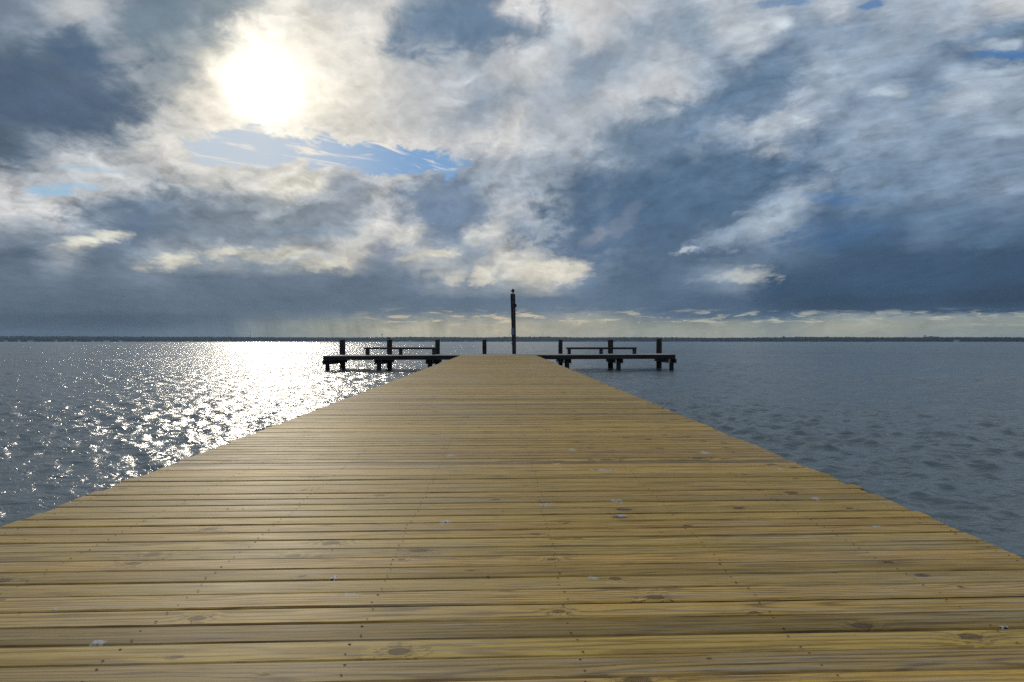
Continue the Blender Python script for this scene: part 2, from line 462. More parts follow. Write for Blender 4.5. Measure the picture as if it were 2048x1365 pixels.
STAINS = ((892, 1045, 17, 5, 7), (1092, 1009, 14, 4, 3), (1235, 1003, 14, 4, 2), (1240, 1031, 14, 3, 0), (1182, 1154, 14, 5, 0),
          (1409, 905, 10, 3, 0), (1145, 900, 8, 2.4, 0), (1112, 927, 12, 2.4, 2), (902, 911, 11, 2.2, 0), (668, 1155, 9, 4, 3),
          (110, 1217, 9, 4, 3), (1631, 997, 8, 2.8, 0), (2006, 1254, 10, 4, 3), (1560, 938, 5, 2.2, 0),
          (1750, 1053, 13, 2.4, 0), (700, 1190, 22, 2.6, 0), (1205, 941, 26, 2.6, 0), (205, 1283, 20, 5, 0))


def wood_deck(name, early, late, grey, greyamt, stains=None):
    """sawn boards: growth rings cut lengthwise, knots, per-board tone (vector attribute bcoord = along, across, board id)"""
    m, T, b = mat(name, early, .5)
    at = T.new('ShaderNodeAttribute', attribute_name='bcoord')
    u, v, bid = T.sep(at.outputs['Vector'])
    wn = T.new('ShaderNodeTexWhiteNoise', noise_dimensions='1D')
    T.put(wn.inputs['W'], T.m('MULTIPLY', bid, 917.3))
    r1, r2, r3 = T.sep(wn.outputs['Color'])
    wn2 = T.new('ShaderNodeTexWhiteNoise', noise_dimensions='1D')
    T.put(wn2.inputs['W'], T.m('ADD', T.m('MULTIPLY', bid, 517.3), 3.7))
    s1, s2, s3 = T.sep(wn2.outputs['Color'])
    off = T.m('MULTIPLY', bid, 400.0)
    uu = T.m('ADD', u, off)
    # knots: at most one in each 0.62 m of board
    cell = T.m('FLOOR', T.m('DIVIDE', uu, .62))
    kwn = T.new('ShaderNodeTexWhiteNoise', noise_dimensions='2D')
    T.put(kwn.inputs['Vector'], T.xyz(cell, T.m('MULTIPLY', bid, 91.7), 0))
    kr, kg, kb = T.sep(kwn.outputs['Color'])
    ka = kwn.outputs['Value']
    kw = T.noise(T.xyz(T.m('MULTIPLY', uu, 22.0), T.m('MULTIPLY', v, 50.0), 0), 1, 4, .6, '2D')
    du = T.m('SUBTRACT', uu, T.m('MULTIPLY', T.m('ADD', cell, T.m('ADD', .25, T.m('MULTIPLY', kr, .5))), .62))
    kdv = T.m('SUBTRACT', v, T.m('MULTIPLY', T.m('SUBTRACT', kg, .5), .085))
    kon = T.step(ka, .50, .51)
    ksz = T.m('ADD', .0055, T.m('MULTIPLY', T.m('MULTIPLY', kb, kb), .024))
    kd = T.m('SQRT', T.m('ADD', T.m('MULTIPLY', T.m('MULTIPLY', du, du), .42), T.m('MULTIPLY', kdv, kdv)))
    kd = T.m('MULTIPLY', kd, T.m('ADD', .45, T.m('MULTIPLY', kw, 1.1)))
    infl = T.m('MULTIPLY', kon, T.m('EXPONENT', T.m('MULTIPLY', T.m('POWER', T.m('DIVIDE', kd, T.m('MULTIPLY', ksz, 2.1)), 2.0), -1.0)))
    tail = T.m('MULTIPLY', kon, T.m('MULTIPLY', T.m('EXPONENT', T.m('MULTIPLY', T.m('POWER', T.m('DIVIDE', kdv, T.m('MULTIPLY', ksz, 1.3)), 2.0), -1.0)), T.m('EXPONENT', T.m('MULTIPLY', T.m('ABSOLUTE', du), -11.0))))
    # rings
    n1 = T.noise(T.xyz(T.m('MULTIPLY', uu, .55), T.m('ADD', T.m('MULTIPLY', v, 3.0), off), 0), 1, 3, .5, '2D')
    n2 = T.noise(T.xyz(T.m('MULTIPLY', uu, 3.0), T.m('ADD', T.m('MULTIPLY', v, 25.0), off), 0), 1, 3, .55, '2D')
    depth = T.m('ADD', T.m('ADD', T.m('MULTIPLY', r1, .06), T.m('MULTIPLY', T.m('SUBTRACT', n1, .5), .16)), T.m('MULTIPLY', infl, T.m('MULTIPLY', ksz, 3.2)))
    dv = T.m('SUBTRACT', v, T.m('MULTIPLY', T.m('SUBTRACT', r2, .5), .16))
    rr = T.m('SQRT', T.m('ADD', T.m('MULTIPLY', dv, dv), T.m('MULTIPLY', depth, depth)))
    rr = T.m('ADD', rr, T.m('MULTIPLY', n2, .013))
    ring = T.m('ADD', .5, T.m('MULTIPLY', T.m('SINE', T.m('MULTIPLY', rr, T.m('ADD', 170.0, T.m('MULTIPLY', r3, 240.0)))), .5))
    ring = T.m('POWER', ring, 2.6)
    fib = T.noise(T.xyz(T.m('MULTIPLY', uu, 7.0), T.m('ADD', T.m('MULTIPLY', v, 330.0), off), 0), 1, 4, .65, '2D')
    blot = T.noise(T.xyz(T.m('MULTIPLY', uu, 1.6), T.m('ADD', T.m('MULTIPLY', v, 12.0), off), 0), 1, 5, .6, '2D', .3)
    streak = T.noise(T.xyz(T.m('MULTIPLY', uu, 2.2), T.m('ADD', T.m('MULTIPLY', v, 70.0), T.m('MULTIPLY', off, 3.0)), 0), 1, 5, .6, '2D', .2)
    col = T.mix(T.m('MULTIPLY', ring, T.m('ADD', .40, T.m('MULTIPLY', s1, .6))), T.rgb(early), T.rgb(late))
    col = T.mix(T.m('MULTIPLY', T.step(streak, .52, .70), .7), col, T.rgb(tuple(c * .72 for c in late)))
    col = T.mix(T.m('MULTIPLY', T.step(fib, .42, .72), .42), col, T.rgb(tuple(c * .60 for c in late)))
    tone = T.m('ADD', T.m('ADD', T.step(s2, 0, .20, .46, .72), T.m('MULTIPLY', s2, .60)), T.m('MULTIPLY', T.m('SUBTRACT', blot, .5), .8))
    col = T.vm('SCALE', col, sc=tone)
    # some boards redder, some greener
    col = T.vm('MULTIPLY', col, T.xyz(T.m('ADD', .95, T.m('MULTIPLY', s3, .10)), 1.0, T.m('ADD', .82, T.m('MULTIPLY', r3, .36))))
    # bleached, silvery areas
    obj = T.new('ShaderNodeTexCoord').outputs['Object']
    ox, oy, oz = T.sep(obj)
    big = T.noise(T.xyz(T.m('MULTIPLY', ox, .5), T.m('MULTIPLY', oy, .28), 2.0), 1, 4, .55, '2D')
    g = T.m('ADD', T.m('ADD', T.m('MULTIPLY', T.m('SUBTRACT', big, .5), 1.4), T.m('MULTIPLY', T.m('SUBTRACT', blot, .5), 1.1)), T.m('ADD', T.m('MULTIPLY', s1, .45), T.m('MULTIPLY', T.m('ABSOLUTE', T.m('ADD', ox, .1)), .05)))
    col = T.mix(T.m('MULTIPLY', T.step(g, .25, .85), greyamt), col, T.rgb(grey))
    worn = T.noise(T.xyz(T.m('MULTIPLY', uu, .9), T.m('ADD', T.m('MULTIPLY', v, 48.0), T.m('MULTIPLY', off, 2.3)), 0), 1, 5, .62, '2D', .2)
    col = T.mix(T.m('MULTIPLY', T.m('MULTIPLY', T.step(worn, .52, .68), T.step(g, -.25, .55)), .62), col, T.rgb((.54, .44, .29)))
    # knots: ringed brown heart, dark rim, stained tail, cracks
    col = T.mix(T.m('MULTIPLY', T.m('MULTIPLY', tail, T.step(streak, .40, .62)), .65), col, T.rgb(tuple(c * .55 for c in late)))
    heart = T.m('MULTIPLY', kon, T.step(kd, ksz, T.m('MULTIPLY', ksz, .8)))
    hr = T.m('ADD', .5, T.m('MULTIPLY', T.m('SINE', T.m('MULTIPLY', kd, 1500.0)), .5))
    hcol = T.mix(hr, T.rgb(tuple(c * .34 for c in late)), T.rgb(tuple(c * 1.2 for c in late)))
    col = T.mix(T.m('MULTIPLY', heart, .95), col, hcol)
    rim = T.m('MULTIPLY', kon, T.step(T.m('ABSOLUTE', T.m('SUBTRACT', T.m('DIVIDE', kd, ksz), 1.0)), .30, .08))
    col = T.mix(T.m('MULTIPLY', T.m('MULTIPLY', rim, T.step(kw, .38, .6)), .85), col, T.rgb(tuple(c * .22 for c in late)))
    kcr = T.noise(T.xyz(T.m('MULTIPLY', uu, 30.0), T.m('ADD', T.m('MULTIPLY', v, 110.0), off), 0), 1, 4, .6, '2D', .8)
    crack = T.m('MULTIPLY', T.step(infl, .12, .5), T.step(kcr, .58, .66))
    col = T.mix(T.m('MULTIPLY', crack, .75), col, T.rgb((.035, .028, .022)))
    # checks: long thin splits
    ck = T.noise(T.xyz(T.m('MULTIPLY', uu, 1.1), T.m('ADD', T.m('MULTIPLY', v, 46.0), T.m('MULTIPLY', off, 1.7)), 0), 1, 3, .5, '2D', .15)
    ckm = T.m('MULTIPLY', T.step(T.m('ABSOLUTE', T.m('SUBTRACT', ck, .5)), .012, .003), T.step(blot, .52, .66))
    col = T.mix(T.m('MULTIPLY', ckm, .6), col, T.rgb((.05, .04, .03)))
    if stains:
        sn = T.noise(T.xyz(T.m('MULTIPLY', ox, 26.0), T.m('MULTIPLY', oy, 26.0), 0), 1, 5, .65, '2D', .3)
        sn2 = T.noise(T.xyz(T.m('MULTIPLY', ox, 75.0), T.m('MULTIPLY', oy, 75.0), 5), 1, 2, .5, '2D')
        white = T.mix(T.step(sn2, .40, .62), T.rgb((.70, .72, .70)), T.rgb((.45, .44, .40)))
        prev = T.sep(col)[0]
        for (px, py, wpx, hpx, spk) in stains:
            x, yy = on_deck(px, py)
            mp = T.new('ShaderNodeMapping', vector_type='TEXTURE')
            T.put(mp.inputs['Vector'], T.xyz(ox, oy, prev))
            mp.inputs['Location'].default_value = (x, yy, 0)
            mp.inputs['Scale'].default_value = (.85 * wpx * yy / FPX, .8 * hpx * yy * yy / (FPX * .95), 1e7)
            e = T.m('MULTIPLY_ADD', T.m('SUBTRACT', sn, .5), 4.6, T.vm('LENGTH', mp.outputs[0]))
            mk = T.step(e, 1.0, .72)
            if spk: mk = T.m('MULTIPLY', mk, T.step(sn2, .60, .54))
            mk = T.m('MULTIPLY', mk, T.step(sn2, .30, .46, .45, 1.0))
            col = T.mix(T.m('MULTIPLY', mk, .72), col, white)
            if spk: col = T.mix(T.m('MULTIPLY', T.step(e, .9, .6), T.step(sn2, .58, .63)), col, (.02, .02, .018, 1))
            prev = T.sep(col)[0]
    T.l.new(col, b.inputs['Base Color'])
    T.put(b.inputs['Roughness'], T.m('ADD', .50, T.m('MULTIPLY', blot, .22)))
    b.inputs['Specular IOR Level'].default_value = .27
    hgt = T.m('ADD', T.m('MULTIPLY', ring, -.25), T.m('ADD', T.m('MULTIPLY', fib, -.5), T.m('ADD', T.m('MULTIPLY', crack, -1.0), T.m('MULTIPLY', ckm, -.8))))
    bp = T.new('ShaderNodeBump'); bp.inputs['Strength'].default_value = .35; bp.inputs['Distance'].default_value = .0022
    T.l.new(hgt, bp.inputs['Height']); T.l.new(bp.outputs[0], b.inputs['Normal'])
    return m


M = {}
M['deck'] = wood_deck('deck_boards', (.675, .415, .090), (.175, .088, .016), (.45, .385, .28), .28, STAINS)
M['old_deck'] = wood_deck('weathered_boards', (.42, .38, .31), (.28, .24, .19), (.48, .46, .42), .8)
M['nail'] = noisy('nail_rust', (.05, .035, .025), (.09, .05, .03), (90, 90, 90), .7)
M['edge'] = noisy('gap_shade_board_edge', (.085, .055, .022), (.04, .028, .014), (3, 3, 60), .85, .2)  # board sides coloured dark, shade of the gaps painted in
M['tar'] = noisy('dark_speck', (.02, .02, .018), (.05, .045, .035), (80, 80, 80), .8)
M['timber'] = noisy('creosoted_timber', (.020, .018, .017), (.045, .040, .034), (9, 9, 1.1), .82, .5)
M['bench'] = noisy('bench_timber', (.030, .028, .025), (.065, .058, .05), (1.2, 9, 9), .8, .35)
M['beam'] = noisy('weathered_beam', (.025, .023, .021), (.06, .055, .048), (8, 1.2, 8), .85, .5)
M['beam_pale'] = noisy('sunlit_limed_beam', (.10, .10, .08), (.50, .50, .42), (7, 3.5, 9), .9, .6, lo=.42, hi=.6)  # sunlight on the left faces painted in as paleness, with lime streaks
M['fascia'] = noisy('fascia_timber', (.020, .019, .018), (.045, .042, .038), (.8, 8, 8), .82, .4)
M['stringer'] = noisy('stringer_timber', (.28, .22, .12), (.42, .33, .18), (8, .8, 8), .7, .3)
M['metal'] = noisy('grey_conduit', (.085, .09, .10), (.06, .065, .07), (20, 20, 20), .5, .1, .3)
M['box'] = noisy('grey_box_paint', (.17, .19, .24), (.13, .15, .19), (14, 14, 14), .5, .1)
M['black'] = noisy('black_fitting', (.02, .02, .022), (.035, .035, .035), (30, 30, 30), .5, .1)
M['rope'] = noisy('old_rope', (.42, .42, .34), (.20, .20, .15), (40, 40, 40), .9, .6)
M['feather'] = noisy('dark_plumage', (.035, .035, .04), (.085, .085, .09), (30, 30, 30), .7, .2)
M['beak'] = noisy('beak_horn', (.12, .10, .05), (.18, .14, .06), (60, 60, 60), .5, .1)
M['leaf'] = noisy('far_foliage', (.020, .030, .026), (.038, .050, .036), (.08, .08, .15), .9, .0, .2)
M['hill'] = noisy('far_ground', (.035, .045, .03), (.07, .075, .05), (.01, .01, .03), .95, .0, .2)
M['wall'] = noisy('house_wall', (.62, .60, .56), (.52, .50, .47), (.3, .3, .3), .8, .05)
M['roof'] = noisy('house_roof', (.10, .10, .11), (.15, .14, .14), (.4, .4, .4), .9, .05)
M['tower'] = noisy('tower_paint', (.12, .14, .16), (.17, .18, .20), (.2, .2, .2), .6, .05)
M['buoy'] = noisy('buoy_paint', (.06, .08, .06), (.10, .11, .08), (2, 2, 2), .5, .1)

# ------------------------------------------------------------------ water
def build_water():
    m, T, b = mat('bay_water', (.16, .188, .180), .19)
    b.inputs['IOR'].default_value = 1.333
    b.inputs['Specular IOR Level'].default_value = .5
    p = T.new('ShaderNodeTexCoord').outputs['Object']
    ca, sa = math.cos(.45), math.sin(.45)
    X, Y, Z = T.sep(p)
    a = T.m('ADD', T.m('MULTIPLY', X, ca), T.m('MULTIPLY', Y, -sa))     # along the crests
    c = T.m('ADD', T.m('MULTIPLY', X, sa), T.m('MULTIPLY', Y, ca))
    n0 = T.noise(T.xyz(T.m('MULTIPLY', a, .28), T.m('MULTIPLY', c, .60), 0), 1, 3, .55, '2D', .4)
    n1 = T.noise(T.xyz(T.m('MULTIPLY', a, 1.6), T.m('MULTIPLY', c, 3.1), 0), 1, 3, .55, '2D', .6)
    n2 = T.noise(T.xyz(T.m('MULTIPLY', a, 7.0), T.m('MULTIPLY', c, 12.0), 0), 1, 3, .6, '2D', .5)
    dist = T.m('SQRT', T.m('ADD', T.m('MULTIPLY', X, X), T.m('MULTIPLY', Y, Y)))
    gust = T.noise(T.xyz(T.m('MULTIPLY', X, .018), T.m('MULTIPLY', Y, .05), 0), 1, 3, .5, '2D')
    gk = T.step(gust, .3, .7, .6, 1.3)
    far0 = T.step(dist, 30, 140)
    far1 = T.step(dist, 7, 26, .45, 1.0)
    h = T.m('ADD', T.m('MULTIPLY', T.m('MULTIPLY', n0, far0), .42),
            T.m('ADD', T.m('MULTIPLY', T.m('MULTIPLY', n1, far1), .10), T.m('MULTIPLY', n2, .013)))
    h = T.m('MULTIPLY', h, gk)
    bp = T.new('ShaderNodeBump'); bp.inputs['Strength'].default_value = 1.0; bp.inputs['Distance'].default_value = 1.0
    T.l.new(h, bp.inputs['Height']); T.l.new(bp.outputs[0], b.inputs['Normal'])
    # mesh: rings growing outwards, fine ahead, coarse elsewhere
    K = 1.0046
    r = [.4, 1.0, 1.8]
    q = 2.6
    while q < 5000:
        r.append(q); q *= K
    r = np.array(r + [5000.0])
    th = np.concatenate([np.radians(np.arange(-47, 47.01, .125)), np.radians(np.arange(51, 310, 4.0))])
    R, TH = np.meshgrid(r, th, indexing='ij')
    X0, Y0 = R * np.sin(TH), R * np.cos(TH)
    Zh = np.zeros_like(R); DX = np.zeros_like(R); DY = np.zeros_like(R)
    spacing = np.maximum(r * (K - 1), r * math.radians(.125))
    N = 64
    lam = np.geomspace(.17, 5.0, N)
    front = len(np.arange(-47, 47.01, .125))
    Xf, Yf = X0[:, :front], Y0[:, :front]
    for i in range(N):
        k = 2 * PI / lam[i]
        ang = PI + .45 + rng.normal(0, .85)
        dx, dy = math.sin(ang), math.cos(ang)
        slope = .0275 * (1.15 if lam[i] < .25 else (1.6 if lam[i] < .58 else (.95 if lam[i] < .95 else (.58 if lam[i] < 1.6 else (.42 if lam[i] < 2.6 else .25)))))
        if lam[i] > 3.8: slope *= .5
        A = slope / k * 1.4142
        fade = np.clip((lam[i] / spacing - 2.2) / 1.6, 0, 1)
        last = int(np.nonzero(fade > 0)[0].max()) + 1
        ph = k * (Xf[:last] * dx + Yf[:last] * dy) + rng.random() * 2 * PI
        w = (A * fade[:last])[:, None]
        Zh[:last, :front] += w * np.cos(ph)
        sn = w * np.sin(ph) * .8
        DX[:last, :front] -= dx * sn; DY[:last, :front] -= dy * sn
    grp = 1 + .45 * np.sin(X0 * .13 + Y0 * .21 + 1) * np.sin(X0 * .09 - Y0 * .12)
    ed = np.clip((47 - np.abs(np.degrees(TH))) / 1.0, 0, 1)
    Zh *= grp * ed
    V = np.stack([X0 + DX * ed, Y0 + DY * ed, Zh], -1).reshape(-1, 3)
    nr, nt = R.shape
    i = np.arange(nr - 1)[:, None]; j = np.arange(nt)[None, :]
    j2 = (j + 1) % nt
    F = np.stack([np.broadcast_to(i * nt + j, (nr - 1, nt)), (i + 1) * nt + j, (i + 1) * nt + j2, i * nt + j2], -1).reshape(-1, 4)
    me = bpy.data.meshes.new('water')
    me.vertices.add(len(V)); me.vertices.foreach_set('co', V.astype(np.float32).ravel())
    me.loops.add(F.size); me.loops.foreach_set('vertex_index', F[:, ::-1].astype(np.int32).ravel())
    me.polygons.add(len(F))
    me.polygons.foreach_set('loop_start', np.arange(0, F.size, 4, dtype=np.int32))
    me.polygons.foreach_set('use_smooth', np.ones(len(F), dtype=bool))
    me.update(calc_edges=True)
    me.materials.append(m)
    o = bpy.data.objects.new('water', me)
    C.objects.link(o)
    tag(o, kind='structure')
    z0 = np.sum(V[:, 2] > 0)
    return o


build_water()

# ------------------------------------------------------------------ pier
pier = empty('pier', (0, 0, 0))
tag(pier, 'long wooden pier of honey coloured cross boards ending in a dark platform over the water', 'pier')
XL, XR = -2.547, 2.327      # walkway edges
YE = 44.4                                # where the platform begins
PX0, PX1, PY1 = -11.46, 11.44, 49.0


def board(mb, att, x0, x1, yc, w, zt, rz, bid, nseg=7, th=.038, edge=0):
    """one sawn board lying across; rounded top arrises, slight cup and wander"""
    prof = [(-.5, -th), (-.5, -.007), (-.465, -.0005), (-.2, .0), (.2, .0), (.465, -.0005), (.5, -.007), (.5, -th)]
    k = len(mb.v)
    cup = random.uniform(-.0012, .0012)
    ph = random.random() * 6.28; am = random.uniform(0, .0016); lz = random.uniform(-.0012, .0012)
    tilt = random.uniform(-.012, .012)
    for i in range(nseg + 1):
        t = i / nseg
        x = x0 + (x1 - x0) * t
        yo = yc + rz * (x - (XL + XR) / 2) + am * math.sin(ph + 4.2 * t)
        for (a, zz) in prof:
            z = zt + zz + (cup * (1 - 4 * a * a) + lz + tilt * a * w if zz > -.03 else 0)
            z += .0010 * math.sin(ph * 3 + 7 * t)
            mb.v.append((x, yo + a * w, z))
            att.append((x, a * w, bid))
    n = len(prof)
    for i in range(nseg):
        for j in range(n - 1):
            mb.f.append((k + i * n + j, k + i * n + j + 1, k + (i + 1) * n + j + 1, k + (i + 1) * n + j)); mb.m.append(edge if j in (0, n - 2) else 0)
        mb.f.append((k + i * n + n - 1, k + i * n, k + (i + 1) * n, k + (i + 1) * n + n - 1)); mb.m.append(0)
    mb.f.append(tuple(k + j for j in range(n))); mb.m.append(0)
    e = k + nseg * n
    mb.f.append(tuple(e + j for j in range(n))[::-1]); mb.m.append(0)


def set_attr(o, att):
    a = o.data.attributes.new('bcoord', 'FLOAT_VECTOR', 'POINT')
    a.data.foreach_set('vector', np.array(att, dtype=np.float32).ravel())


def disc(mb, att, x, y, z, rx, ry, n, mi, rnd=0.0, rot=0.0):
    vs = []
    for j in range(n):
        t = 2 * PI * j / n
        k = 1 + rnd * (random.random() - .5)
        a, b = math.cos(t) * rx * k, math.sin(t) * ry * k
        vs.append((x + a * math.cos(rot) - b * math.sin(rot), y + a * math.sin(rot) + b * math.cos(rot), z))
    mb.add(vs, [tuple(range(n))], mi)
    att += [(0, 0, 0)] * n


def build_deck():
    mb, att = MB(), []
    y = -2.5
    rows = [.24 + .705 * k for k in range(-3, 4)]
    rows = [r for r in rows if XL + .08 < r < XR - .05]
    rows = [XL + .09] + rows + [XR - .08]
    while y < YE - .02:
        w = .1278 + random.uniform(-.0025, .0025)
        gap = random.choice([.005, .007, .008, .010, .011, .013, .015, .019 if y > 1 else .012])
        if y + w > YE: w = YE - y - .002
        yc = y + w / 2
        rz = .026 * min(max((15 - yc) / 12.0, 0), 1) + random.uniform(-.0004, .0004)
        zt = deck_z(yc) + random.uniform(-.0012, .0012)
        bid = random.random()
        if w > .03:
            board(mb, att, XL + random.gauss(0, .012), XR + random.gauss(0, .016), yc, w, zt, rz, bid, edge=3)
            if yc < 26 and yc > 1:
                for rx in rows:
                    jx = random.uniform(-.012, .012)
                    for s in (-.30, .30):
                        nx = rx + jx + random.uniform(-.009, .009)
                        ny = yc + rz * (nx - (XL + XR) / 2) + (s + random.uniform(-.08, .08)) * w
                        r_ = random.uniform(.0034, .0052)
                        disc(mb, att, nx, ny, zt + .0026, r_, r_ * random.uniform(.8, 1.1), 7, 1, .3)
        y += w + gap
    # stray dark crumbs
    for q in range(34):
        x = random.uniform(XL + .1, XR - .1); yy = 1.8 + random.random() ** 2 * 14
        disc(mb, att, x, yy, deck_z(yy) + .0034, random.uniform(.003, .009), random.uniform(.002, .006), 8, 2, .6)
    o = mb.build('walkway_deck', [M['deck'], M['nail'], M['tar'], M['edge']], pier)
    set_attr(o, att)
    tag(o, 'new honey coloured cross boards with knots, nails and white bird splashes')


build_deck()


def pz(x):     # the platform is a touch higher on its shaded end
    return deck_z(YE) + .0035 * x


def build_platform():
    mb, att = MB(), []
    y = YE
    while y < PY1 - .05:
        x = PX0
        while x < PX1 - .01:
            x2 = min(x + 4.8, PX1)
            board(mb, att, x, x2 - .004, y + .067, .132, 0, 0, random.random(), 3)
            x = x2
        y += .138
    mb.v = [(a, b, c + pz(a) + .004) for a, b, c in mb.v]
    o = mb.build('platform_deck', [M['old_deck']], pier); set_attr(o, att)
    tag(o, 'grey weathered platform boards')

    def slanted(name, x0, x1, y0, y1, zt, zb, mt):
        b = MB(); n = 6
        for i in range(n):
            a, c = x0 + (x1 - x0) * i / n, x0 + (x1 - x0) * (i + 1) / n
        b.box(x0, x1, y0, y1, 0, 0)
        b = MB()
        vs = []
        for (x, yv) in ((x0, y0), (x1, y0), (x1, y1), (x0, y1)):
            vs += [(x, yv, pz(x) + zb), (x, yv, pz(x) + zt)]
        b.add(vs, [(0, 2, 3, 1), (2, 4, 5, 3), (4, 6, 7, 5), (6, 0, 1, 7), (1, 3, 5, 7), (0, 6, 4, 2)])
        return b.build(name, mt, pier)
    # front fascia in three lengths, far fascia, inner joists
    for a, b_ in ((PX0, -4.2), (-4.2, 4.1), (4.1, PX1)):
        slanted('fascia_board', a + .003, b_ - .003, YE - .048, YE - .004, -.018 if False else .0, -.275, M['fascia'])
    for a, b_ in ((PX0, 0), (0, PX1)):
        slanted('fascia_board', a + .003, b_ - .003, PY1 + .004, PY1 + .046, .0, -.275, M['fascia'])
    for yy in (45.5, 46.6, 47.7):
        slanted('joist', PX0 + .05, PX1 - .05, yy, yy + .045, -.042, -.27, M['fascia'])


build_platform()


def piling_mb(x, y, ztop, r0, r1, lean=(0, 0), zb=-1.5, n=14, seed=1):
    rd = random.Random(seed)
    mb = MB()
    pts, rad = [], []
    for i in range(9):
        t = i / 8
        z = zb + (ztop - zb) * t
        pts.append((x + lean[0] * (z - 1.0), y + lean[1] * (z - 1.0), z)); rad.append(r0 + (r1 - r0) * t)
    # worn, slightly domed head
    pts.append((x + lean[0] * (ztop - 1), y, ztop + .012)); rad.append(r1 * .86)
    mb.loft(pts, rad, n, True, jit=.07, rnd=rd)
    return mb


# short posts under the front edge with paired cross beams running back
pairs = [(-10.95, -11.02), (-7.63, -7.62), (-4.35, -4.22), (4.42, 4.28), (7.80, 7.85), (11.20, 11.33)]
front_x = []
for px in (655, 758, 860, 1134, 1237, 1343):
    d = ray(px, HOR); t = (YE + .22) / d.y
    front_x.append(d.x * t)
tall = []
for (px, top, w) in ((685, 680.0, 11.6), (779, 680.2, 10.8), (875, 680.2, 9.4), (969, 680.2, 8.6), (1121, 680.2, 8.6), (1221, 680.0, 10.8), (1318, 677.9, 11.2)):
    d = ray(px, HOR); t = (PY1 - .36) / d.y
    tall.append((d.x * t, PY1 - .36, EYE + (HOR - top) / FPX * t, w / FPX * t / 2))

for i, x in enumerate(front_x):
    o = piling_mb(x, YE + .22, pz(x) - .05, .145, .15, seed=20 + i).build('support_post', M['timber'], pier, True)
cap_tall = [tall[0], tall[1], tall[2], tall[4], tall[5], tall[6]]
for i, (x, tp) in enumerate(zip(front_x, cap_tall)):
    for s in (-1, 1):
        mb = MB()
        xa, xb = x + s * .215, tp[0] + s * .235
        ya, yb = YE - .10, PY1 - .02
        zt, zb = pz(x) - .285, pz(x) - .545
        vs = []
        for (xx, yy) in ((xa - .04, ya), (xa + .04, ya), (xb + .04, yb), (xb - .04, yb)):
            vs += [(xx, yy, zb), (xx, yy, zt)]
        mb.add(vs, [(0, 2, 3, 1), (2, 4, 5, 3), (4, 6, 7, 5), (6, 0, 1, 7), (1, 3, 5, 7), (0, 6, 4, 2)])
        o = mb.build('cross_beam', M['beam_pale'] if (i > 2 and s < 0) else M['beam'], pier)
        if i > 2 and s < 0: tag(o, 'cross beam with lime streaked face painted paler as if sunlit')

# walkway edge stringers, joists and bents
for (a, b_) in ((XL + .03, XL + .075), (XR - .075, XR - .03), (.22, .265), (-1.19, -1.145), (1.63, 1.675)):
    mb = MB()
    vs = []
    for (x, yy) in ((a, -2.5), (b_, -2.5), (b_, YE - .06), (a, YE - .06)):
        z = deck_z(yy) - .043
        vs += [(x, yy, z - .24), (x, yy, z)]
    mb.add(vs, [(0, 2, 3, 1), (2, 4, 5, 3), (4, 6, 7, 5), (6, 0, 1, 7), (1, 3, 5, 7), (0, 6, 4, 2)])
    mb.build('stringer', M['stringer'], pier)
for i in range(8):
    y = 3.0 + i * 5.3
    mb = MB(); z = deck_z(y) - .29
    mb.box(XL + .12, XR - .12, y - .09, y + .09, z - .25, z - .006, .008)
    mb.build('bent_beam', M['timber'], pier)
    for x in (XL + .45, XR - .45):
        piling_mb(x, y, z - .252, .14, .14, seed=60 + i).build('support_post', M['timber'], pier, True)

# tall mooring pilings
plabel = [
    'dark timber piling at the platform end in the brightest water glitter',
    'dark timber piling behind the bench middle, with a small bird sitting on its top',
    'dark timber piling touching the walkway end of the bench below the bird',
    'slim dark piling standing alone beside the tall light pole, away from both benches',
    'slim dark piling just off the walkway end of the bench without a bird',
    'dark timber piling with a bare top rising behind the middle of a bench',
    'stoutest and highest of the short pilings, at the shaded end of the platform',
]
for i, (x, y, zt, r) in enumerate(tall):
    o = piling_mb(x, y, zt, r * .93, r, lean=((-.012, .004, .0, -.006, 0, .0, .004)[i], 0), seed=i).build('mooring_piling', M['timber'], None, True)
    tag(o, plabel[i], 'piling', 'mooring pilings along the far edge of the platform')

# ------------------------------------------------------------------ benches
def bench(px0, px1, legs, label):
    yb = 46.75
    d0, d1 = ray(px0, HOR), ray(px1, HOR)
    x0, x1 = d0.x * yb / d0.y, d1.x * yb / d1.y
    zb = pz((x0 + x1) / 2) + .004
    zt = EYE - (695.2 - HOR) / FPX * yb
    root = empty('bench', ((x0 + x1) / 2, yb + .22, zb))
    tag(root, label, 'bench', 'plank benches on the pier platform')
    cx, cy = root.location.x, root.location.y
    sd = MB()
    for k in range(3):
        sd.box(x0 - cx, x1 - cx, -.225 + k * .152, -.225 + k * .152 + .146, zt - zb - .04, zt - zb, .005)
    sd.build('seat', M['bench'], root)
    for s in (-1, 1):
        ap = MB(); y0 = -.205 if s < 0 else .165
        ap.box(x0 - cx + .02, x1 - cx - .02, y0, y0 + .04, zt - zb - .135, zt - zb - .043, .004)
        ap.build('apron', M['bench'], root)
    for lx in legs:
        d = ray(lx, HOR); xx = d.x * yb / d.y - cx
        for s in (-1, 1):
            lg = MB(); y0 = -.158 if s < 0 else .065
            lg.box(xx - .105, xx + .105, y0, y0 + .09, -.006 + .0035 * xx, zt - zb - .043, .006)
            lg.build('leg', M['bench'], root)
    return root


bench(727.5, 872, (734, 800.5, 867), 'long low wooden bench in front of the piling with a bird on it')
bench(1133, 1274, (1139, 1203, 1270), 'long low wooden bench in front of bare topped pilings, over the darker water')

